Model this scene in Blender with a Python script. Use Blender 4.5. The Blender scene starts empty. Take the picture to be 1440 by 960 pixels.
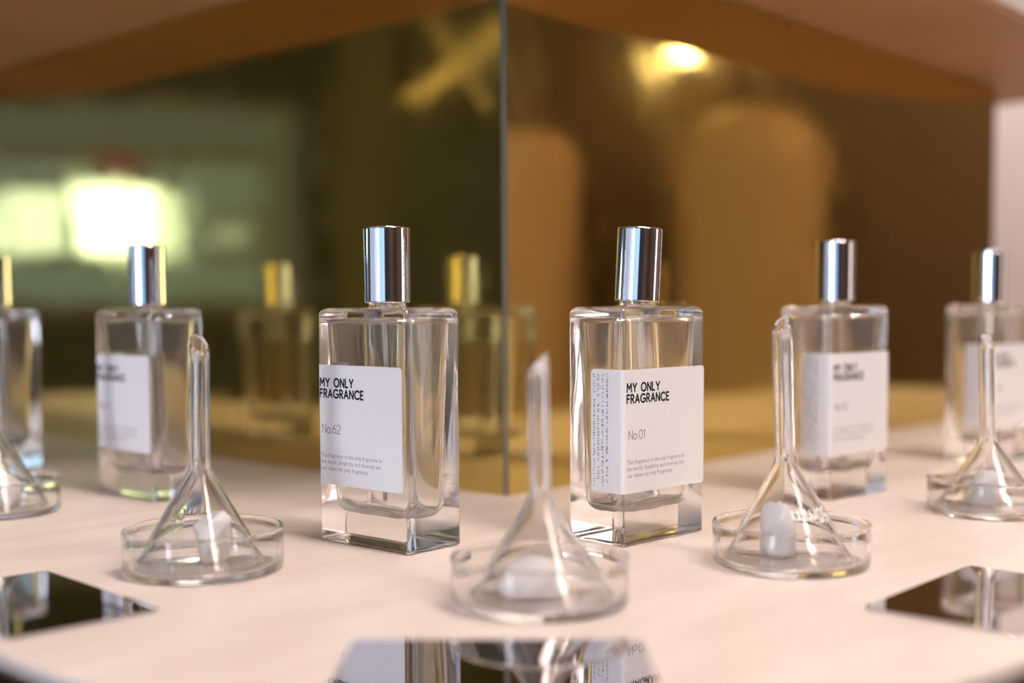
import bpy, bmesh, math, random
from mathutils import Vector, Matrix, noise

R = math.radians
C = bpy.context.scene.collection
SC = bpy.context.scene
random.seed(4)

# ------------------------------------------------------------------ camera
TT = 0.90                                   # height of the counter top above the floor
F_PX, PITCH, ROLL, PP_Y = 1735.45, 3.5728, 0.3096, 539.8
cam_d = bpy.data.cameras.new('camera')
cam = bpy.data.objects.new('camera', cam_d); C.objects.link(cam)
cam_d.sensor_width = 36.0
cam_d.lens = F_PX / 1440 * 36
cam_d.shift_y = (PP_Y - 480) / 1440
cam_d.clip_start = 0.02
cam_d.dof.use_dof = True
cam_d.dof.focus_distance = 0.505
cam_d.dof.aperture_fstop = 3.6
cam.matrix_world = (Matrix.Translation((0, 0, TT + 0.098)) @ Matrix.Rotation(R(90 - PITCH), 4, 'X')
                    @ Matrix.Rotation(R(-ROLL), 4, 'Z'))
SC.camera = cam

# ------------------------------------------------------------------ world, exposure
w = bpy.data.worlds.new('world'); SC.world = w; w.use_nodes = True
w.node_tree.nodes['Background'].inputs[0].default_value = (1.0, 0.9, 0.85, 1)
w.node_tree.nodes['Background'].inputs[1].default_value = 0.3
SC.view_settings.view_transform = 'Standard'
SC.view_settings.look = 'None'
SC.view_settings.exposure = 0.47
SC.view_settings.gamma = 1.0
SC.view_settings.use_curve_mapping = False
cy = SC.cycles
cy.max_bounces = 28; cy.transmission_bounces = 24; cy.glossy_bounces = 12; cy.diffuse_bounces = 5
cy.transparent_max_bounces = 16
cy.caustics_reflective = True; cy.caustics_refractive = True
cy.blur_glossy = 0.6
cy.sample_clamp_indirect = 0.0
cy.use_denoising = True

# ------------------------------------------------------------------ light levels (lamps are built by ceiling_lamp / window below)
KEY_W = 1.5            # each warm ceiling downlight
KEY_COL = (1.0, 0.80, 0.65)
WIN_BACK = 15.5          # radiance of the daylight window behind the camera, left
WIN_BACK_COL = (0.50, 0.72, 1.0)
WIN_LEFT = 5.5          # radiance of the lit shop window on the left wall
PANEL = 23.0             # radiance of the added ceiling strip
PANEL_COL = (1.0, 0.86, 0.785)

# ------------------------------------------------------------------ materials
MATS = {}
def mat(name):
    m = bpy.data.materials.new(name); m.use_nodes = True
    return m, m.node_tree, m.node_tree.nodes['Principled BSDF']
def plain(name, col, rough=0.5, metal=0.0, spec=0.5, **kw):
    m, t, b = mat(name)
    b.inputs['Base Color'].default_value = (*col, 1)
    b.inputs['Roughness'].default_value = rough
    b.inputs['Metallic'].default_value = metal
    b.inputs['Specular IOR Level'].default_value = spec
    for k, v in kw.items(): b.inputs[k].default_value = v
    MATS[name] = m
    return m
def varied(name, c1, c2, rough, scale, stretch=(1, 1, 1), bump=0.0, metal=0.0, spec=0.5, detail=6, rvar=0.0, rot=0.0):
    m, t, b = mat(name)
    tc = t.nodes.new('ShaderNodeTexCoord'); mp = t.nodes.new('ShaderNodeMapping')
    mp.inputs['Scale'].default_value = stretch; mp.inputs['Rotation'].default_value = (0, 0, rot)
    nz = t.nodes.new('ShaderNodeTexNoise'); nz.inputs['Scale'].default_value = scale; nz.inputs['Detail'].default_value = detail
    nz.inputs['Roughness'].default_value = 0.62
    rp = t.nodes.new('ShaderNodeValToRGB')
    rp.color_ramp.elements[0].position = 0.32; rp.color_ramp.elements[1].position = 0.68
    rp.color_ramp.elements[0].color = (*c1, 1); rp.color_ramp.elements[1].color = (*c2, 1)
    t.links.new(tc.outputs['Object'], mp.inputs[0]); t.links.new(mp.outputs[0], nz.inputs['Vector'])
    t.links.new(nz.outputs['Fac'], rp.inputs[0]); t.links.new(rp.outputs[0], b.inputs['Base Color'])
    b.inputs['Roughness'].default_value = rough; b.inputs['Metallic'].default_value = metal
    b.inputs['Specular IOR Level'].default_value = spec
    if rvar:
        mr = t.nodes.new('ShaderNodeMapRange'); mr.inputs[3].default_value = rough - rvar; mr.inputs[4].default_value = rough + rvar
        t.links.new(nz.outputs['Fac'], mr.inputs[0]); t.links.new(mr.outputs[0], b.inputs['Roughness'])
    if bump:
        bp = t.nodes.new('ShaderNodeBump'); bp.inputs['Strength'].default_value = bump; bp.inputs['Distance'].default_value = 0.001
        t.links.new(nz.outputs['Fac'], bp.inputs['Height']); t.links.new(bp.outputs[0], b.inputs['Normal'])
    MATS[name] = m
    return m
def glass(name, col=(1, 1, 1), ior=1.5, rough=0.0):
    m, t, b = mat(name)
    t.nodes.remove(b)
    g = t.nodes.new('ShaderNodeBsdfGlass'); g.inputs['Color'].default_value = (*col, 1)
    g.inputs['IOR'].default_value = ior; g.inputs['Roughness'].default_value = rough
    t.links.new(g.outputs[0], t.nodes['Material Output'].inputs[0])
    MATS[name] = m
    return m
def emit(name, col, s):
    m, t, b = mat(name)
    b.inputs['Base Color'].default_value = (0.02, 0.02, 0.02, 1)
    b.inputs['Emission Color'].default_value = (*col, 1); b.inputs['Emission Strength'].default_value = s
    MATS[name] = m
    return m

varied('counter_stone', (0.68, 0.585, 0.53), (0.80, 0.71, 0.655), 0.42, 9, (1.0, 4.0, 1), bump=0.05, rvar=0.06, rot=0.1)
varied('edge_metal', (0.20, 0.15, 0.09), (0.26, 0.19, 0.11), 0.22, 5, metal=1.0)
varied('canopy_laminate', (0.39, 0.20, 0.095), (0.48, 0.25, 0.122), 0.45, 7, (1, 1, 1))
plain('plinth', (0.16, 0.12, 0.09), 0.5)
plain('chrome', (0.86, 0.87, 0.92), 0.045, 1.0)
plain('trim_metal', (0.30, 0.28, 0.20), 0.45, 1.0)
plain('paper', (0.86, 0.85, 0.86), 0.45, spec=0.3)
plain('ink_black', (0.012, 0.012, 0.014), 0.6, spec=0.1)
plain('ink_grey', (0.30, 0.29, 0.31), 0.6, spec=0.1)
plain('ink_number', (0.10, 0.10, 0.11), 0.6, spec=0.1)
plain('ink_side', (0.16, 0.15, 0.21), 0.6, spec=0.1)
plain('dark_mirror', (0.62, 0.60, 0.62), 0.03, 1.0)
plain('etching', (0.88, 0.87, 0.86), 0.6)
m, t, b = mat('scent_stone')                # milky translucent lump
b.inputs['Base Color'].default_value = (0.98, 0.955, 0.945, 1); b.inputs['Roughness'].default_value = 0.3
b.inputs['Transmission Weight'].default_value = 0.08; b.inputs['IOR'].default_value = 1.3
MATS['scent_stone'] = m
plain('tube_plastic', (0.92, 0.92, 0.92), 0.2, **{'Transmission Weight': 0.75, 'IOR': 1.4})
def hazy_glass(name, ior, haze, col=(1, 1, 1)):
    # clear glass with a little pale diffuse colour mixed in to brighten it
    glass(name, col, ior)
    t = MATS[name].node_tree; g = next(n for n in t.nodes if n.type == 'BSDF_GLASS')
    df = t.nodes.new('ShaderNodeBsdfDiffuse'); tl = t.nodes.new('ShaderNodeBsdfTranslucent')
    for n in (df, tl): n.inputs['Color'].default_value = (0.97, 0.86, 0.76, 1)
    m1 = t.nodes.new('ShaderNodeMixShader'); m2 = t.nodes.new('ShaderNodeMixShader')
    m2.inputs[0].default_value = haze
    t.links.new(df.outputs[0], m1.inputs[1]); t.links.new(tl.outputs[0], m1.inputs[2])
    t.links.new(g.outputs[0], m2.inputs[1]); t.links.new(m1.outputs[0], m2.inputs[2])
    t.links.new(m2.outputs[0], t.nodes['Material Output'].inputs[0])
hazy_glass('bottle_glass', 1.5, 0.006)
hazy_glass('bottle_glass_inside', 1.5, 0.095)
hazy_glass('lab_glass', 1.39, 0.02)
plain('wall_pink', (0.80, 0.69, 0.65), 0.7)
plain('wall_green', (0.075, 0.085, 0.06), 0.6)
plain('wall_brown', (0.115, 0.07, 0.04), 0.6)
plain('panel_tan', (0.52, 0.34, 0.20), 0.6)
plain('panel_dark', (0.035, 0.03, 0.045), 0.6)
plain('panel_brown', (0.16, 0.10, 0.08), 0.6)
plain('panel_pink', (0.58, 0.37, 0.25), 0.6)
plain('panel_olive', (0.15, 0.15, 0.075), 0.6)
plain('panel_grey', (0.30, 0.36, 0.28), 0.6)
plain('ceiling_paint', (0.50, 0.44, 0.41), 0.8)
varied('floor_stone', (0.10, 0.085, 0.075), (0.15, 0.13, 0.115), 0.4, 3)
plain('lamp_housing', (0.10, 0.10, 0.10), 0.4, 0.6)
plain('window_frame', (0.25, 0.25, 0.25), 0.4, 0.4)

# gold mirror sheet: slightly wavy, with faint smears of different polish
m, t, b = mat('gold_mirror')
b.inputs['Base Color'].default_value = (0.66, 0.50, 0.16, 1); b.inputs['Metallic'].default_value = 1.0
tc = t.nodes.new('ShaderNodeTexCoord')
n1 = t.nodes.new('ShaderNodeTexNoise'); n1.inputs['Scale'].default_value = 7; n1.inputs['Detail'].default_value = 1
n2 = t.nodes.new('ShaderNodeTexNoise'); n2.inputs['Scale'].default_value = 26; n2.inputs['Detail'].default_value = 5
bp = t.nodes.new('ShaderNodeBump'); bp.inputs['Strength'].default_value = 0.25; bp.inputs['Distance'].default_value = 0.004
mr = t.nodes.new('ShaderNodeMapRange'); mr.inputs[1].default_value = 0.3; mr.inputs[2].default_value = 0.75
mr.inputs[3].default_value = 0.03; mr.inputs[4].default_value = 0.12
for n in (n1, n2): t.links.new(tc.outputs['Object'], n.inputs['Vector'])
t.links.new(n1.outputs['Fac'], bp.inputs['Height']); t.links.new(bp.outputs[0], b.inputs['Normal'])
t.links.new(n2.outputs['Fac'], mr.inputs[0]); t.links.new(mr.outputs[0], b.inputs['Roughness'])
MATS['gold_mirror'] = m

# ------------------------------------------------------------------ helpers
def obj(name, bm, m, parent=None, smooth=False, loc=None):
    me = bpy.data.meshes.new(name)
    bm.normal_update()
    if smooth:
        for f in bm.faces: f.smooth = True
    bm.to_mesh(me); bm.free()
    o = bpy.data.objects.new(name, me); C.objects.link(o)
    if m: me.materials.append(MATS[m])
    if parent: o.parent = parent
    if loc: o.location = loc
    return o
def tag(o, label=None, cat=None, group=None, kind=None):
    for k, v in (('label', label), ('category', cat), ('group', group), ('kind', kind)):
        if v: o[k] = v
    return o
def thing(name, label, cat, loc=(0, 0, 0), rz=0.0, group=None):
    o = bpy.data.objects.new(name, None); C.objects.link(o)
    o.empty_display_size = 0.02
    o.location = loc; o.rotation_euler = (0, 0, rz)
    return tag(o, label, cat, group)
def struct(name, bm, m, parent=None):
    o = obj(name, bm, m, parent)
    if not parent: o['kind'] = 'structure'
    return o
def add_box(bm, lo, hi):
    vs = [bm.verts.new((x, y, z)) for z in (lo[2], hi[2]) for x, y in ((lo[0], lo[1]), (hi[0], lo[1]), (hi[0], hi[1]), (lo[0], hi[1]))]
    for q in ((3, 2, 1, 0), (4, 5, 6, 7), (0, 1, 5, 4), (1, 2, 6, 5), (2, 3, 7, 6), (3, 0, 4, 7)):
        bm.faces.new([vs[i] for i in q])
def box(lo, hi):
    bm = bmesh.new(); add_box(bm, lo, hi); return bm
def add_rings(bm, rings, cap0=True, cap1=True):
    """skin a stack of equal-length closed rings (each counter-clockwise, bottom to top = outward normals)"""
    vr = [[bm.verts.new(p) for p in r] for r in rings]
    n = len(rings[0])
    for a, c in zip(vr, vr[1:]):
        for i in range(n):
            bm.faces.new((a[i], a[(i + 1) % n], c[(i + 1) % n], c[i]))
    if cap0: bm.faces.new(vr[0][::-1])
    if cap1: bm.faces.new(vr[-1])
    return vr
def rrect(hw, hd, r, z, seg=6, sup=0.0004, cx=0, cyy=0):
    """rounded rectangle with support points next to the arcs, so the flats shade flat"""
    pts = []
    r = min(r, hw * 0.98, hd * 0.98)
    for sx, sy, a0 in ((1, -1, -90), (1, 1, 0), (-1, 1, 90), (-1, -1, 180)):
        ox, oy = sx * (hw - r), sy * (hd - r)
        a = R(a0); tx, ty = math.cos(a + math.pi / 2), math.sin(a + math.pi / 2)
        arc = [(ox + r * math.cos(R(a0 + 90 * k / seg)), oy + r * math.sin(R(a0 + 90 * k / seg))) for k in range(seg + 1)]
        s = min(sup, hd * 0.01 + sup * 0.0 if False else sup)
        pts.append((arc[0][0] - tx * s, arc[0][1] - ty * s))
        pts += arc
        a1 = R(a0 + 90); tx, ty = math.cos(a1 + math.pi / 2), math.sin(a1 + math.pi / 2)
        pts.append((arc[-1][0] + tx * s, arc[-1][1] + ty * s))
    return [(x + cx, y + cyy, z) for x, y in pts]
def to_circle(ring, r, z):
    out = []
    for x, y, _ in ring:
        a = math.atan2(y, x); out.append((r * math.cos(a), r * math.sin(a), z))
    return out
def lathe(bm, prof, n=64, close=False, tweak=None):
    """revolve (r, z) pairs; close=True joins last to first (solid of revolution with a hole)"""
    rings = []
    for k, (r, z) in enumerate(prof):
        ring = []
        for i in range(n):
            a = 2 * math.pi * i / n
            p = Vector((r * math.cos(a), r * math.sin(a), z))
            if tweak: p = tweak(k, a, p)
            ring.append(bm.verts.new(p))
        rings.append(ring)
    pairs = list(zip(rings, rings[1:])) + ([(rings[-1], rings[0])] if close else [])
    for a, c in pairs:
        for i in range(n):
            bm.faces.new((a[i], a[(i + 1) % n], c[(i + 1) % n], c[i]))
    return rings
def set_sharp(o, deg=35):
    me = o.data
    bm = bmesh.new(); bm.from_mesh(me)
    for e in bm.edges:
        if len(e.link_faces) == 2 and e.calc_face_angle(0) > R(deg): e.smooth = False
    bm.to_mesh(me); bm.free()

# ------------------------------------------------------------------ room
XL, XR, YF, YB, ZC = -3.0, 3.0, -2.6, 3.4, 2.8
struct('floor', box((XL - .1, YF - .1, -0.1), (XR + .1, YB + .1, 0)), 'floor_stone')
struct('ceiling', box((XL - .1, YF - .1, ZC), (XR + .1, YB + .1, ZC + .1)), 'ceiling_paint')
struct('wall_left', box((XL - .1, YF - .1, 0), (XL, YB + .1, ZC)), 'wall_green')
struct('wall_right', box((XR, YF - .1, 0), (XR + .1, YB + .1, ZC)), 'wall_brown')
struct('wall_back', box((XL, YB, 0), (XR, YB + .1, ZC)), 'wall_pink')
struct('wall_front', box((XL, YF - .1, 0), (XR, YF, ZC)), 'wall_pink')

def window(name, lo, hi, axis, strength, col, bars=0):
    """bright pane in a shallow frame; axis = the wall's normal axis"""
    fr = bmesh.new()
    t_ = 0.03
    a = 1 - axis
    def bx(u0, u1, z0, z1, d=0.0):
        l = [0, 0, z0]; h = [0, 0, z1]
        l[axis], h[axis] = lo[axis] - 0.0, hi[axis] + 0.0
        l[a], h[a] = u0, u1
        add_box(fr, l, h)
    bx(lo[a] - t_, lo[a], lo[2] - t_, hi[2] + t_); bx(hi[a], hi[a] + t_, lo[2] - t_, hi[2] + t_)
    bx(lo[a], hi[a], lo[2] - t_, lo[2]); bx(lo[a], hi[a], hi[2], hi[2] + t_)
    for k in range(bars):
        u = lo[a] + (hi[a] - lo[a]) * (k + 1) / (bars + 1)
        bx(u - .02, u + .02, lo[2], hi[2])
    f = struct(name, fr, 'window_frame')
    MATS[name] = emit(name + '_glow', col, strength)
    l, h = list(lo), list(hi)
    c = (lo[axis] + hi[axis]) / 2
    l[axis], h[axis] = c - 0.004, c + 0.004
    obj('pane', box(l, h), name, f)
    return f
window('window_1', (-2.80, YF + .0, 0.20), (-2.15, YF + .04, 1.90), 1, WIN_BACK, (0.84, 0.87, 1.0), 0)
window('window_7', (-2.05, YF + .0, 0.20), (-0.35, YF + .04, 1.90), 1, WIN_BACK * .07, (0.38, 0.60, 1.0), 1)
# dark panels added behind the camera, right, for the dark bands in the caps
struct('added_panel_1', box((-0.25, YF, 0.0), (1.05, YF + .05, 2.3)), 'panel_dark')
struct('added_panel_2', box((1.05, YF, 0.0), (XR, YF + .04, 2.3)), 'panel_brown')
window('window_9', (XL, 1.62, 1.15), (XL + .04, 1.80, 1.33), 0, WIN_LEFT * .42, (0.52, 0.76, 1.0))
window('window_2', (XL, 1.36, 1.15), (XL + .04, 1.585, 1.35), 0, WIN_LEFT, (0.52, 0.78, 1.0))
window('halo_panel_1', (XL, 0.98, 1.00), (XL + .02, 1.90, 1.56), 0, 0.17, (0.42, 0.62, 0.85))  # glowing panel added for the dim halo round the lit window
window('halo_panel_2', (XL, 1.06, 1.02), (XL + .03, 1.84, 1.42), 0, 0.32, (0.36, 0.60, 0.86))  # inner, brighter halo panel, added likewise
window('window_3', (XL, 1.10, 1.16), (XL + .04, 1.20, 1.24), 0, WIN_LEFT * .12, (0.52, 0.76, 1.0))
window('fill_pane_1', (XL, -2.35, 0.30), (XL + .03, 0.24, 2.10), 0, 0.5, (0.70, 0.80, 1.0), 3)  # unseen cool pane added to brighten the left sharp bottle and its label
window('fill_pane_2', (XR - .03, 0.30, 0.30), (XR, 0.74, 2.00), 0, 2.0, (1.0, 0.84, 0.76))  # warm lit panel added to brighten the right sharp bottle and its label
# left: olive panel; right: round shapes added for soft blurred tones in the mirror
struct('trim_2', box((XL, 0.70, 0.0), (XL + .06, 0.86, 2.2)), 'panel_olive')
def round_shape(name, y, r, h, m):
    bm = bmesh.new()
    lathe(bm, [(r, 0), (r, h - r * .9)] + [(r * math.cos(R(a)), h - r * .9 + r * .9 * math.sin(R(a))) for a in (15, 30, 45, 60, 75)] + [(0, h)], 48)
    o = struct(name, bm, m); o.location = (XR - r - .01, y, 0)
    for f in o.data.polygons: f.use_smooth = True
round_shape('mirror_shape_1', 0.97, 0.13, 1.50, 'panel_pink')
round_shape('mirror_shape_2', 1.57, 0.21, 1.56, 'panel_tan')
sg = obj('wall_sign', box((XL + .03, 1.40, 1.36), (XL + .05, 1.50, 1.44)), None)
plain('sign_red', (0.45, 0.03, 0.04), 0.5); sg.data.materials.append(MATS['sign_red'])
tag(sg, 'small plain red sign on the left wall, a blurred spot in the mirror', 'sign')

# ------------------------------------------------------------------ lamps
emit('lamp_glow', KEY_COL, 60.0)
def ceiling_lamp(x, y, watts, label, col=KEY_COL, z=ZC, size=0.14, aim=(0.0, 0.55, TT)):
    t_ = thing('ceiling_lamp', label, 'lamp', (x, y, z), 0, 'warm ceiling downlights')
    bm = bmesh.new()
    lathe(bm, [(0.085, 0), (0.085, -0.035), (0.078, -0.035), (0.078, -0.006), (0.0, -0.006), (0.0, 0)], 32)
    obj('housing', bm, 'lamp_housing', t_, True)
    ld = bpy.data.lights.new('ceiling_lamp_light', 'AREA'); ld.shape = 'DISK'; ld.size = size
    ld.energy = watts; ld.color = col
    lo = bpy.data.objects.new('light', ld); C.objects.link(lo); lo.parent = t_
    lo.location = (0, 0, -0.037)
    d = Vector(aim) - Vector((x, y, z - .037))
    lo.rotation_euler = d.to_track_quat('-Z', 'Y').to_euler()
    return t_
ceiling_lamp(0.72, 0.36, KEY_W * .7, 'first warm downlight in the ceiling, nearest the counter corner')
ceiling_lamp(1.28, -0.22, KEY_W, 'second warm downlight in the ceiling, in front and right of the counter')
ceiling_lamp(1.80, -0.70, KEY_W, 'third warm downlight in the ceiling, farthest from the counter')
for x in (1.55, 2.35):  # two unseen lamps added to brighten the far wall
    ceiling_lamp(x, 2.85, 14.0, 'added warm downlight brightening the far pink wall, %s' % ('nearer the column' if x < 2 else 'nearer the right wall'), (1.0, 0.86, 0.78), aim=(x, YB, 1.2))
# luminous ceiling strip, added to carry most of the light into the glass
pn = thing('added_strip_light', 'long luminous strip added in the ceiling, in front and right of the counter', 'lamp', (0.854, -0.245, ZC), 0.8324 - math.pi / 2)
bm = bmesh.new()
for lo, hi in (((-1.23, -.16, -.03), (1.23, -.13, 0)), ((-1.23, .13, -.03), (1.23, .16, 0)), ((-1.23, -.13, -.03), (-1.2, .13, 0)), ((1.2, -.13, -.03), (1.23, .13, 0))): add_box(bm, lo, hi)
obj('frame', bm, 'window_frame', pn)
emit('panel_glow', PANEL_COL, PANEL)
obj('diffuser', box((-1.2, -.13, -.022), (1.2, .13, -.012)), 'panel_glow', pn)
# round wall lamp (the bright spot in the right-hand mirror)
wl = thing('wall_lamp', 'round warm lamp on the right wall, mirrored as a bright spot in the gold', 'lamp', (XR, 1.43, 1.735))
bm = bmesh.new(); lathe(bm, [(0.07, 0), (0.07, 0.02), (0.0, 0.02)], 32)
o = obj('mount', bm, 'lamp_housing', wl, True); o.rotation_euler = (0, R(-90), 0)
bm = bmesh.new(); bmesh.ops.create_uvsphere(bm, u_segments=24, v_segments=12, radius=0.034)
emit('wall_lamp_glow', (1.0, 0.86, 0.62), 40.0)
o = obj('glass_shade', bm, 'wall_lamp_glow', wl, True); o.location = (-0.07, 0, 0)
# crossed tubes added on the left wall, for the glare streaks in the left-hand mirror
xl = thing('glare_tubes', 'two crossed glowing tubes added on the left wall, mirrored as streaks of glare', 'lamp', (XL + .03, 0.50, 1.705))
emit('tube_glow', (1.0, 0.74, 0.36), 0.62); emit('tube_glow_dim', (1.0, 0.74, 0.36), 0.26)
for ang, ln, gm in ((-36, .40, 'tube_glow'), (55, .34, 'tube_glow_dim')):
    bm = bmesh.new(); bmesh.ops.create_cone(bm, cap_ends=True, segments=16, radius1=.02, radius2=.02, depth=ln)
    o = obj('tube', bm, gm, xl, True); o.rotation_euler = (R(90 + ang), 0, 0)
# ------------------------------------------------------------------ counter, column, canopy
A = 0.8324
DR = Vector((math.cos(A), math.sin(A), 0)); DL = Vector((-math.sin(A), math.cos(A), 0))
CORNER = Vector((-0.0033, 0.6351, 0)); SIDE = 0.650
CEN = CORNER + (DR + DL) * SIDE / 2
def slab_ring(half, r, z, seg=24, sup=0.003):
    return rrect(half, half, r, z, seg, sup)
ct = thing('display_counter', 'beige stone-look counter with a big rounded corner and dark metal edge', 'counter', (CEN.x, CEN.y, 0), A)
HT, RT = 0.636, 0.206
bm = bmesh.new()
add_rings(bm, [slab_ring(HT - .0015, RT - .0015, TT - .004), slab_ring(HT - .0015, RT - .0015, TT - .0006), slab_ring(HT - .0021, RT - .0021, TT)])
obj('counter_top', bm, 'counter_stone', ct)
bm = bmesh.new()
add_rings(bm, [slab_ring(HT, RT, TT - .060), slab_ring(HT, RT, TT - .0042)])
o = obj('edge_band', bm, 'edge_metal', ct); 
bm = bmesh.new()
add_rings(bm, [slab_ring(HT - .06, RT - .05, 0), slab_ring(HT - .06, RT - .05, TT - .0605)])
obj('plinth', bm, 'plinth', ct)

ZS = 0.290
co = thing('mirror_post', 'square column clad in gold mirror sheets, standing on the counter', 'column', (CEN.x, CEN.y, TT), A)
h = SIDE / 2
obj('core', box((-h + .004, -h + .004, 0), (h - .004, h - .004, ZS)), 'plinth', co)
# local frame: x = DR, y = DL; the camera sees the faces x = -h (left) and y = -h (right)
obj('mirror_panel', box((-h, -h + .0022, 0), (-h + .0035, h - .0022, ZS)), 'gold_mirror', co)
obj('mirror_panel', box((-h + .0022, -h, 0), (h - .0022, -h + .0035, ZS)), 'gold_mirror', co)
obj('mirror_panel', box((h - .0035, -h + .0022, 0), (h, h - .0022, ZS)), 'gold_mirror', co)
obj('mirror_panel', box((-h + .0022, h - .0035, 0), (h - .0022, h, ZS)), 'gold_mirror', co)
for sx, sy in ((-1, -1), (1, -1), (1, 1), (-1, 1)):
    bm = bmesh.new()
    q = [(sx * h, sy * (h - .0021)), (sx * (h - .0021), sy * h), (sx * (h - .0036), sy * (h - .0036))]
    if sx * sy < 0: q = q[::-1]
    add_rings(bm, [[(x, y, 0) for x, y in q], [(x, y, ZS) for x, y in q]])
    bmesh.ops.recalc_face_normals(bm, faces=bm.faces)
    obj('corner_trim', bm, 'trim_metal', co)

ca = thing('canopy', 'tan canopy shelf lying on top of the gold column, seen from below', 'shelf', (CEN.x, CEN.y, TT + ZS), A)
HS, RS = 0.435, 0.20
bm = bmesh.new(); add_rings(bm, [slab_ring(HS - .002, RS - .002, 0.0005), slab_ring(HS, RS, 0.0025), slab_ring(HS, RS, 0.008)])
obj('soffit', bm, 'canopy_laminate', ca)
bm = bmesh.new(); add_rings(bm, [slab_ring(HS + .001, RS + .001, 0.008), slab_ring(HS + .001, RS + .001, 0.10)])
obj('fascia', bm, 'counter_stone', ca)

# ------------------------------------------------------------------ lettering: a small stroke font (geometric sans)
def arc(cx, cy_, rx, ry, a0, a1, n=14):
    return [(cx + rx * math.cos(R(a0 + (a1 - a0) * k / n)), cy_ + ry * math.sin(R(a0 + (a1 - a0) * k / n))) for k in range(n + 1)]
GL = {  # strokes in a box of height 1, then advance width
 'M': ([[(0, 0), (.06, 1), (.42, .35), (.78, 1), (.84, 0)]], .84),
 'Y': ([[(0, 1), (.34, .45), (.68, 1)], [(.34, .45), (.34, 0)]], .68),
 'O': ([arc(.46, .5, .46, .5, 0, 360, 28)], .92),
 'N': ([[(0, 0), (0, 1), (.66, 0), (.66, 1)]], .66),
 'L': ([[(0, 1), (0, 0), (.44, 0)]], .46),
 'F': ([[(0, 0), (0, 1), (.46, 1)], [(0, .52), (.40, .52)]], .46),
 'R': ([[(0, 0), (0, 1), (.24, 1)] + arc(.24, .74, .26, .26, 90, -90, 10) + [(0, .48)], [(.24, .48), (.54, 0)]], .54),
 'A': ([[(0, 0), (.38, 1), (.76, 0)], [(.14, .32), (.62, .32)]], .76),
 'G': ([arc(.48, .5, .48, .5, 48, 330, 22) + [(.90, .44), (.54, .44)]], .90),
 'C': ([arc(.48, .5, .48, .5, 45, 315, 22)], .80),
 'E': ([[(.46, 1), (0, 1), (0, 0), (.46, 0)], [(0, .52), (.41, .52)]], .46),
 'o': ([arc(.30, .31, .30, .31, 0, 360, 22)], .60),
 '.': ([[(0.0, 0.0), (0.02, 0.0)]], .02),
 '0': ([arc(.29, .5, .29, .5, 0, 360, 26)], .58),
 '1': ([[(0, .80), (.20, 1), (.20, 0)]], .22),
 '2': ([arc(.27, .72, .27, .28, 160, -30, 12) + [(0, 0), (.56, 0)]], .56),
 '3': ([arc(.26, .75, .24, .25, 150, -90, 12) + arc(.26, .25, .29, .25, 90, -150, 12)], .55),
 '5': ([[(.48, 1), (.10, 1), (.04, .55)] + arc(.25, .31, .30, .31, 110, -140, 14)], .55),
 '6': ([[(.42, 1), (.06, .46)] + arc(.30, .30, .29, .30, 150, -210, 24)], .59),
 'm': ([[(0, 0), (0, .66)], [(0, .40)] + arc(.22, .42, .22, .24, 180, 0, 10) + [(.44, 0)], [(.44, .40)] + arc(.66, .42, .22, .24, 180, 0, 10) + [(.88, 0)]], .88),
 ' ': ([], .34),
}
def stroke_text(bm, text, hgt, sw, track, place, x0=0.0, y0=0.0, xs=1.0):
    """flat ribbons; place(u, v) -> 3D point.  returns the end x"""
    x = x0
    for ch in text:
        st, adv = GL[ch]
        for line in st:
            P = [Vector((x + p[0] * hgt * xs, y0 + p[1] * hgt)) for p in line]
            for a, b_ in zip(P, P[1:]):
                d = b_ - a
                if d.length < 1e-9: continue
                d.normalize(); n = Vector((-d.y, d.x)) * sw / 2; e = d * sw * .32
                bm.faces.new([bm.verts.new(place(*q)) for q in (a - e - n, b_ + e - n, b_ + e + n, a - e + n)])
        x += (adv * xs + track) * hgt
    return x
def font_bm(text, size, place, x0=0, y0=0, offset=0.0, spacing=1.0, width=None):
    cu = bpy.data.curves.new('t', 'FONT'); cu.body = text; cu.size = size; cu.offset = offset; cu.resolution_u = 2
    cu.space_character = spacing
    ob = bpy.data.objects.new('t', cu); C.objects.link(ob)
    dg = bpy.context.evaluated_depsgraph_get(); dg.update()
    me = bpy.data.meshes.new_from_object(ob.evaluated_get(dg))
    bm = bmesh.new(); bm.from_mesh(me)
    bpy.data.objects.remove(ob); bpy.data.curves.remove(cu); bpy.data.meshes.remove(me)
    k = 1.0
    if width and len(bm.verts):
        mx = max(v.co.x for v in bm.verts); k = width / mx
    for v in bm.verts: v.co = place(x0 + v.co.x * k, y0 + v.co.y)
    return bm
def join_bm(dst, src):
    mp = {v: dst.verts.new(v.co) for v in src.verts}
    for f in src.faces:
        try: dst.faces.new([mp[v] for v in f.verts])
        except ValueError: pass
    src.free()

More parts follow.
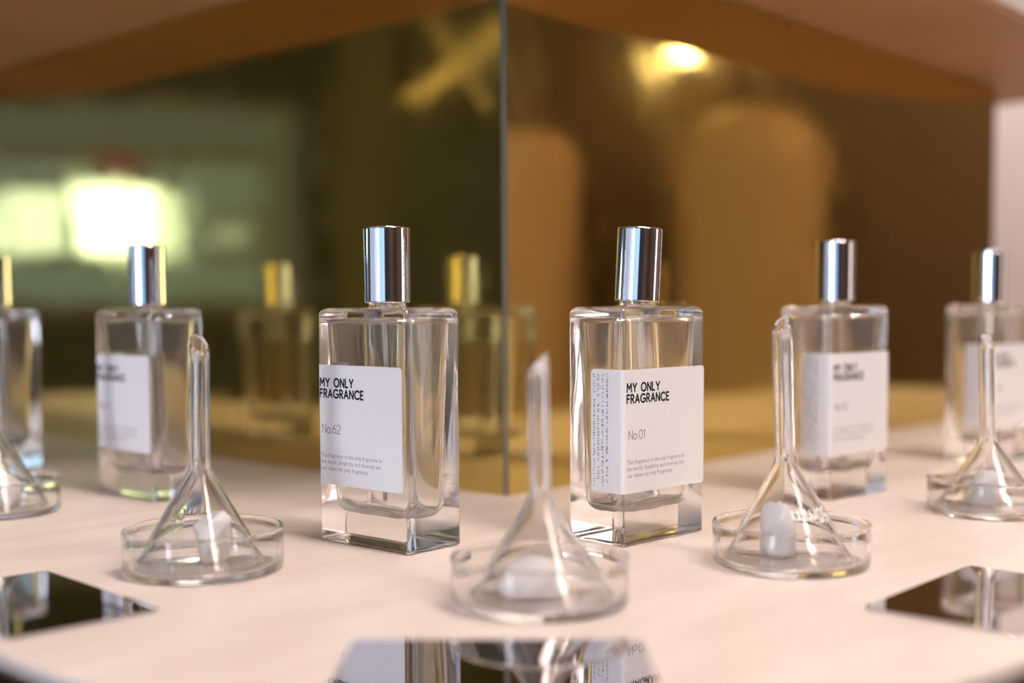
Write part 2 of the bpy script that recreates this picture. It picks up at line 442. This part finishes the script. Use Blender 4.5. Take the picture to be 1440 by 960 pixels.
# ------------------------------------------------------------------ perfume bottle
BW, BD, BH = 0.0537, 0.0304, 0.098
def bottle_mesh():
    bm = bmesh.new()
    hw, hd = BW / 2, BD / 2
    rings = []
    rc = 0.0017
    for i, z in ((.0120, .0009), (.0050, .0008), (.0034, .0005), (.0026, .0001)):      # hollow foot
        rings.append(rrect(hw - i, hd - i, rc, z))
    for k in range(5):                                  # lower edge
        a = R(90 * k / 4); i = .0011 * (1 - math.sin(a))
        rings.append(rrect(hw - i, hd - i, rc, .0011 * (1 - math.cos(a)) + 0.0))
    rings.append(rrect(hw, hd, rc, .0016))
    rings.append(rrect(hw, hd, rc, .05))
    re = 0.0030
    rings.append(rrect(hw, hd, rc, BH - re - .0006))
    for k in range(7):                                  # shoulder
        a = R(90 * k / 6); i = re * (1 - math.cos(a))
        rings.append(rrect(hw - i, hd - i, rc + i * .5, BH - re + re * math.sin(a)))
    base = rrect(hw - re - .0006, hd - re - .0006, rc + re * .5, BH + .00002)
    rings.append(base)
    rings.append(to_circle(base, .0088, BH + .0001)); rings.append(to_circle(base, .0080, BH + .0006))
    rings.append(to_circle(base, .0078, BH + .0022))
    rings.append(to_circle(base, .0050, BH + .0023))
    add_rings(bm, rings)
    # cavity (normals point into the hollow)
    def cav(z):
        # wall thickness grows towards the foot, walls belly gently
        u = (z - .013) / (.0925 - .013)
        wl_ = .0031 + .0016 * (1 - u) ** 1.5 + .0007 * math.sin(u * math.pi)
        return hw - wl_ - .0006 * (1 - u), hd - wl_ + .0004
    cr = []
    z0, z1, rb, rt = .0128, .0935, .0060, .0024
    for k in range(8):
        a = R(90 * k / 7); i = rb * (1 - math.sin(a)); z = z0 + rb * (1 - math.cos(a))
        a_, b_ = cav(z); cr.append((a_ - i, b_ - i, .0062, z))
    for z in (.024, .032, .040, .048, .056, .064, .072, .080, .086, z1 - rt - .0004):
        a_, b_ = cav(z); cr.append((a_, b_, .0062 - .0022 * (z - .02) / .07, z))
    for k in range(6):
        a = R(90 * k / 5); i = rt * (1 - math.cos(a)); z = z1 - rt + rt * math.sin(a)
        a_, b_ = cav(z1 - rt); cr.append((a_ - i, b_ - i, .0040, z))
    def sring(a_, b_, e_, z, n=80):                     # superellipse: the hollow is rounder than the outside
        out = []
        for i in range(n):
            t = 2 * math.pi * (i + .5) / n - math.pi / 2
            c_, s_ = math.cos(t), math.sin(t)
            out.append((a_ * math.copysign(abs(c_) ** (2 / e_), c_), b_ * math.copysign(abs(s_) ** (2 / e_), s_), z))
        return out
    cav_r = []
    for (a_, b_, r_, z) in cr:
        ring = sring(a_, b_, 4.6 + 3.0 * max(0, min(1, (z - .02) / .07)), z)
        out = []
        for x, y, zz in ring:                           # moulded glass is never quite even
            q = noise.noise(Vector((x * 70, y * 70, zz * 45))) * .0005
            l = math.hypot(x, y) or 1
            out.append((x - x / l * q, y - y / l * q, zz + (noise.noise(Vector((x * 90, y * 90, 3.1))) * .0007 if zz < .03 or zz > .09 else 0)))
        cav_r.append(out)
    nb = cav_r[-1]
    cav_r.append(to_circle(nb, .0056, z1 + .0007)); cav_r.append(to_circle(nb, .0048, z1 + .0018)); cav_r.append(to_circle(nb, .0047, BH + .0015))
    nf0 = len(bm.faces)
    add_rings(bm, cav_r)
    bm.faces.ensure_lookup_table()
    for f in bm.faces[nf0:]: f.material_index = 1
    bmesh.ops.reverse_faces(bm, faces=bm.faces[nf0:])
    return bm
body_me = None
def perfume_bottle(x, y, rz, label, number, margin, lz0, lz1, cap_tilt=(0, 0)):
    """local frame: wide label face looks along -Y, its left edge is x = -BW/2"""
    global body_me
    t_ = thing('perfume_bottle', label, 'bottle', (x, y, TT + .0001), rz, 'perfume bottles along the column')
    if body_me is None:
        o = obj('glass_body', bottle_mesh(), 'bottle_glass', t_, True); o.data.materials.append(MATS['bottle_glass_inside']); set_sharp(o, 55); body_me = o.data
    else:
        o = bpy.data.objects.new('glass_body', body_me); C.objects.link(o); o.parent = t_
    # chrome cap
    bm = bmesh.new()
    rc, z0, z1 = .0095, .0, .0314
    prof = [(0.0060, z0 + .0002), (rc - .0004, z0 + .0002), (rc, z0 + .0006), (rc, z0 + .001), (rc, z1 - .0011), (rc, z1 - .0007), (rc - .0002, z1 - .0002), (rc - .0007, z1), (rc - .0011, z1), (0.0, z1)]
    lathe(bm, prof, 64)
    bmesh.ops.remove_doubles(bm, verts=bm.verts, dist=1e-7)
    o = obj('cap', bm, 'chrome', t_, True); o.location = (0, 0, .0996); o.rotation_euler = (R(cap_tilt[0]), R(cap_tilt[1]), 0)
    set_sharp(o, 60)
    # pump tube
    bm = bmesh.new()
    n = 12; rings = []
    for k in range(17):
        u = k / 16; z = .0995 - u * .0815
        cx = .0028 * math.sin(u * 2.2); cyy = -.0016 * u
        rings.append([(cx + .0013 * math.cos(2 * math.pi * i / n), cyy + .0013 * math.sin(2 * math.pi * i / n), z) for i in range(n)])
    add_rings(bm, rings[::-1])
    obj('dip_tube', bm, 'tube_plastic', t_, True)
    # paper label wrapped round the left edge: path at a tiny offset outside the glass
    off, th = .00006, .00010
    hw, hd, rcn = BW / 2, BD / 2, .0017
    side_len, L1 = .0168, BW - margin
    def path(s, e):
        """s measured from the fold edge: s>0 along the wide face to the right, s<0 onto the side face"""
        q = rcn * math.pi / 2
        if s > q / 2: return Vector((-hw + rcn + (s - q / 2), -hd - e, 0))
        if s < -q / 2: return Vector((-hw - e, -hd + rcn + (-s - q / 2), 0))
        a = math.pi * 1.25 + s / q * (math.pi / 2)
        return Vector((-hw + rcn + (rcn + e) * math.cos(a), -hd + rcn + (rcn + e) * math.sin(a), 0))
    Lr = L1 - rcn + rcn * math.pi / 4
    ss = [-side_len, -side_len + .0016] + [-.0014 + .0028 * k / 10 for k in range(11)] + [.004, Lr - .0016, Lr]
    rcor = .0016
    def zlim(s):
        d = min(s + side_len, Lr - s)
        if d >= rcor: return lz0, lz1
        k = rcor - math.sqrt(max(0, rcor ** 2 - (rcor - d) ** 2))
        return lz0 + k, lz1 - k
    extra = [-side_len + rcor * (1 - math.cos(R(15 * j))) for j in range(1, 6)] + [Lr - rcor * (1 - math.cos(R(15 * j))) for j in range(1, 6)]
    ss = sorted(ss + extra)
    bm = bmesh.new()
    col = []
    for s in ss:
        a_, b_ = zlim(s)
        pin, pout = path(s, off), path(s, off + th)
        col.append([bm.verts.new((p.x, p.y, z)) for p, z in ((pin, a_), (pout, a_), (pout, b_), (pin, b_))])
    for a_, b_ in zip(col, col[1:]):
        for i in range(4):
            j = (i + 1) % 4
            bm.faces.new((a_[i], b_[i], b_[j], a_[j]))
    bm.faces.new(col[0]); bm.faces.new(col[-1][::-1])
    bmesh.ops.recalc_face_normals(bm, faces=bm.faces)
    lb = obj('label', bm, 'paper', t_)
    e = off + th + .00003
    def place(s, v, e=e):
        p = path(s, e); return Vector((p.x, p.y, v))
    s0 = .0019 - (margin - .0003) * .3
    zt = lz1
    bm = bmesh.new()
    bold = .00078
    k = 3.3e-3
    stroke_text(bm, 'MY ONLY', k, bold, .30, place, s0, zt - .0090, 0.98)
    stroke_text(bm, 'FRAGRANCE', k, bold, .295, place, s0, zt - .0136, 0.98)
    obj('title_print', bm, 'ink_black', lb)
    bm = bmesh.new()
    stroke_text(bm, number, 3.6e-3, .00030, .17, place, s0 + .0010, zt - .0285, 1.03)
    obj('number_print', bm, 'ink_number', lb)
    bm = bmesh.new()
    for i, (ln, wd) in enumerate((('This fragrance in the only fragrance in', .0375), ('the world. Simplicity and diversity are', .0372), ('our values my only Fragrance.', .0295))):
        join_bm(bm, font_bm(ln, .0025, place, s0, zt - .0386 - i * .00275, width=wd))
    obj('description_print', bm, 'ink_grey', lb)
    # tiny upright lines of print on the side flap: too small to read, so rows of glyph strokes
    bm = bmesh.new(); rnd = random.Random(7)
    for row, (s_, z_end) in enumerate(((-.0076, .004), (-.0100, .003), (-.0124, .0055), (-.0146, .0026))):
        z = zt - .0018
        while z > lz0 + z_end:
            wch = rnd.uniform(.0005, .0010)
            if rnd.random() < .14: z -= .0008; continue
            hgt = rnd.uniform(.0009, .0014)
            for q in range(rnd.choice((1, 2, 2, 3))):
                if rnd.random() < .5:
                    a_ = s_ - rnd.uniform(0, hgt); zz = z - rnd.uniform(0, wch * .6)
                    pts = [(a_ - .00012, zz), (a_ + .00012, zz), (a_ + .00012, zz - wch * .8), (a_ - .00012, zz - wch * .8)]
                else:
                    zz = z - rnd.uniform(0, wch * .8)
                    pts = [(s_ - hgt, zz), (s_, zz), (s_, zz - .00022), (s_ - hgt, zz - .00022)]
                bm.faces.new([bm.verts.new(place(*p)) for p in pts])
            z -= wch + .00022
    o = obj('side_print', bm, 'ink_side', lb); o['kind'] = 'stuff'
    return t_
def rz_left(th): return -R(th)
def rz_right(th): return R(90 - th)
perfume_bottle(-0.0514, 0.5116, rz_left(41.58), 'square clear glass perfume bottle with silver cap, label reading No.62', 'No.62', .0025, .0243, .0743)
perfume_bottle(0.0534, 0.5260, rz_right(45.69), 'square clear glass perfume bottle with leaning silver cap, label reading No.01', 'No.01', .0004, .0217, .0723, cap_tilt=(1.2, 2.6))
perfume_bottle(-0.1908, 0.6482, rz_left(41.99), 'blurred clear perfume bottle left of the No.62 bottle, behind the left funnel', 'No.61', .0022, .0245, .0742)
perfume_bottle(0.1682, 0.6423, rz_right(47.28), 'blurred clear perfume bottle right of the No.01 bottle, behind the right funnel', 'No.02', .0004, .0222, .0738)
perfume_bottle(-0.3260, 0.7810, rz_left(42.0), 'clear perfume bottle cut off by the left edge of the picture', 'No.60', .0022, .0243, .0743)
perfume_bottle(0.3000, 0.7760, rz_right(47.5), 'farthest clear perfume bottle at the right edge, beside the end of the gold column', 'No.03', .0004, .0222, .0735)

# ------------------------------------------------------------------ petri dish, glass funnel, scent stone
RD, HD_ = .0295, .0165
def dish_mesh():
    bm = bmesh.new()
    r, h_ = RD, HD_
    P = [(0.0, .0003), (r - .004, .0003), (r - .0016, .0004), (r - .0006, .0009), (r - .0002, .0018), (r - .0001, .003), (r - .0001, h_ - .0022),
         (r + .0001, h_ - .0014), (r + .0001, h_ - .0007), (r - .0004, h_ - .0001), (r - .0009, h_), (r - .0015, h_ - .0003), (r - .0018, h_ - .001), (r - .0016, h_ - .002),
         (r - .0015, .0042), (r - .0019, .0030), (r - .0030, .0023), (r - .0045, .0021), (0.0, .0021)]
    rings = lathe(bm, P, 96)
    bmesh.ops.remove_doubles(bm, verts=bm.verts, dist=1e-7)
    bmesh.ops.recalc_face_normals(bm, faces=bm.faces)
    return bm
def funnel_mesh(hj, ht, hc, face, r0=.0240):
    """inverted funnel: mouth down at z=0, cone up to hj, stem up to a slanted end between hc and ht (low side faces azimuth `face`)"""
    bm = bmesh.new()
    ro, ri = .0037, .0023
    outer = [(r0 - .0008, .0), (r0 - .0001, .0003), (r0 + .0001, .0011), (r0 - .0005, .0020)]
    zc = hj - .0045; rcn = ro + .0022
    for k in range(1, 9):
        u = k / 8; outer.append((r0 - .0009 + (rcn - r0 + .0009) * u, .0026 + (zc - .0026) * u))
    outer += [(ro + .0011, hj - .0024), (ro + .0004, hj - .0006), (ro, hj + .0016), (ro, hj + .004)]
    n_o = len(outer)
    stem_o = [(ro, hj + .004 + (hc - .003 - hj - .004) * k / 6) for k in range(1, 7)]
    outer += stem_o
    lip = [(ro, ht), (ro - .0003, ht + .0003), ((ro + ri) / 2, ht + .0005), (ri + .0003, ht + .0003), (ri, ht)]
    i_lip0 = len(outer); outer += lip; i_lip1 = len(outer)
    inner = [(ri, hc - .003), (ri, hj + .004), (ri, hj - .0005), (ri + .0006, hj - .0025), (rcn - .0012, zc - .0012)]
    for k in range(1, 9):
        u = k / 8; inner.append((rcn - .0012 + (r0 - .0019 - rcn + .0012) * u, zc - .0012 + (.0026 - zc + .0012) * u))
    inner += [(r0 - .0017, .0009)]
    prof = outer + inner
    def tweak(k, a, p):
        if i_lip0 <= k < i_lip1:
            rr = math.hypot(p.x, p.y) / ro
            p.z -= (ht - hc) * (1 + rr * math.cos(a - face)) / 2
        return p
    lathe(bm, prof, 64, close=True, tweak=tweak)
    bmesh.ops.recalc_face_normals(bm, faces=bm.faces)
    return bm
def stone_mesh(seed, sx, sy, sz):
    bm = bmesh.new(); bmesh.ops.create_icosphere(bm, subdivisions=4, radius=1)
    for v in bm.verts:
        d = v.co.normalized()
        q = 1 + .22 * noise.noise(d * 1.6 + Vector((seed, 0, 0))) + .09 * noise.noise(d * 4.0 + Vector((0, seed, 0)))
        for k in range(11):                                    # a few broken facets
            rn = random.Random(seed * 31 + k)
            nn = Vector((rn.gauss(0, 1), rn.gauss(0, 1), rn.gauss(0, 1) * .7)).normalized(); lim = rn.uniform(.58, .82)
            dd = d.dot(nn) * q
            if dd > lim: q *= lim / dd
        v.co = d * q
    lo = min(v.co.z for v in bm.verts) * .72
    for v in bm.verts:
        z = max(v.co.z, lo) - lo
        v.co = Vector((v.co.x * sx, v.co.y * sy, z * sz))
    return bm
dish_me = None
def place_set(x, y, side, flabel, dlabel, slabel, fo, hj, ht, hc, face, tilt, seed, stone, mark=None):
    global dish_me
    if dish_me is None:
        o = obj('petri_dish', dish_mesh(), 'lab_glass', None, True); set_sharp(o, 50); dish_me = o.data
    else:
        o = bpy.data.objects.new('petri_dish', dish_me); C.objects.link(o)
    o.location = (x, y, TT)
    tag(o, dlabel, 'dish', 'petri dishes under the funnels')
    f = thing('glass_funnel', flabel, 'funnel', (x + fo[0], y + fo[1], TT + .0023), 0, 'upturned glass funnels')
    f.rotation_euler = (R(tilt[0]), R(tilt[1]), 0)
    g = obj('funnel_body', funnel_mesh(hj, ht, hc, face), 'lab_glass', f, True); set_sharp(g, 60)
    if mark:
        az, zc, back = mark
        r0, zj, rj = .0240, hj - .0045, .0059
        bm = bmesh.new()
        slope = (rj - r0 + .0009) / (zj - .0026)
        def pl(u, v):
            # upside down: u runs against the azimuth, v runs down
            z = zc - v; r = r0 - .0009 + slope * (z - .0026) + .00008
            a = az + (-u if not back else -u) / r
            return Vector((r * math.cos(a), r * math.sin(a), z))
        wd = stroke_text(bmesh.new(), '50mm', .0046, .0007, .22, lambda u, v: Vector((u, v, 0)))
        stroke_text(bm, '50mm', .0046, .0007, .22, pl, -wd / 2, 0)
        obj('etched_mark', bm, 'etching', f)
    s = obj('scent_stone', stone_mesh(seed, *stone[2:]), 'scent_stone', None, True, (x + stone[0], y + stone[1], TT + .0022))
    tag(s, slabel, 'stone', 'white scent stones under the funnels')
place_set(-0.1161, 0.4590, 'L', 'upturned glass funnel left of the No.62 bottle, its slanted tip open to the right',
          'shallow glass petri dish at left, between the mirror card and the No.62 bottle', 'white lump of scent stone under the left glass funnel',
          (-.0016, .001), .0368, .0860, .0782, R(-52), (0.6, 1.0), 3, (.0028, .001, .0092, .0085, .0118), (R(120), .0195, True))
place_set(0.1056, 0.4642, 'R', 'tall upturned glass funnel right of the No.01 bottle, in front of the blurred bottle',
          'shallow glass petri dish right of the No.01 bottle, beside the right mirror card', 'white lump of scent stone under the funnel right of No.01',
          (-.001, .001), .0379, .0914, .0853, R(230), (0.6, -2.0), 5, (-.0055, .001, .0088, .0085, .0120), (R(-62), .0200, False))
place_set(0.0088, 0.4040, 'C', 'nearest upturned glass funnel in the middle, between No.62 and No.01',
          'nearest glass petri dish in the middle, in front of the two sharp bottles', 'widest white scent stone under the middle funnel',
          (.0008, .001), .0338, .0812, .0748, R(182), (0.3, -0.8), 8, (-.0035, 0, .0125, .0100, .0085))
place_set(0.2270, 0.5800, 'RR', 'upturned glass funnel at the right edge, in front of the farthest right bottle',
          'glass petri dish cut off by the right edge of the picture', 'white scent stone under the funnel at the right edge',
          (-.001, .001), .0330, .0815, .0770, R(250), (0.6, -2.0), 12, (-.003, .001, .0105, .009, .0105))
place_set(-0.2500, 0.5930, 'LL', 'upturned glass funnel cut off by the left edge of the picture',
          'glass petri dish cut off by the left edge of the picture', 'white scent stone under the funnel at the left edge',
          (.0, .0), .0380, .0870, .0810, R(200), (0.3, 0.5), 15, (.004, 0, .0095, .009, .0115))

# ------------------------------------------------------------------ black display cards
def card(cx, cyy, rz, label):
    bm = bmesh.new()
    hw, hd, t_ = .0425, .025, .0012
    add_rings(bm, [rrect(hw, hd, .003, .0001, 5, .001), rrect(hw, hd, .003, t_ - .00015, 5, .001), rrect(hw - .00015, hd - .00015, .003, t_, 5, .001)])
    o = obj('display_card', bm, 'dark_mirror', None); o.location = (cx, cyy, TT); o.rotation_euler = (0, 0, rz)
    return tag(o, label, 'card', 'mirror cards along the counter edge')
def card_from(p, q, flip, label):
    """p, q: the two ends of the long side nearest the column"""
    p, q = Vector(p), Vector(q); d = (q - p).normalized(); n = Vector((d.y, -d.x))
    if n.y > 0: n = -n
    c = (p + q) / 2 + n * .025
    return card(c.x, c.y, math.atan2(d.y, d.x), label)
card_from((-0.1737, 0.4541), (-0.1141, 0.3948), 0, 'dark mirror-polished card lying at left on the counter, below the left petri dish')
card_from((0.1125, 0.3921), (0.1695, 0.4541), 0, 'dark mirror-polished card lying at right on the counter, below the right petri dish')
card_from((-0.0469, 0.3562), (0.0380, 0.3546), 0, 'dark mirror-polished card in the middle at the bottom edge, mirroring the bottles')
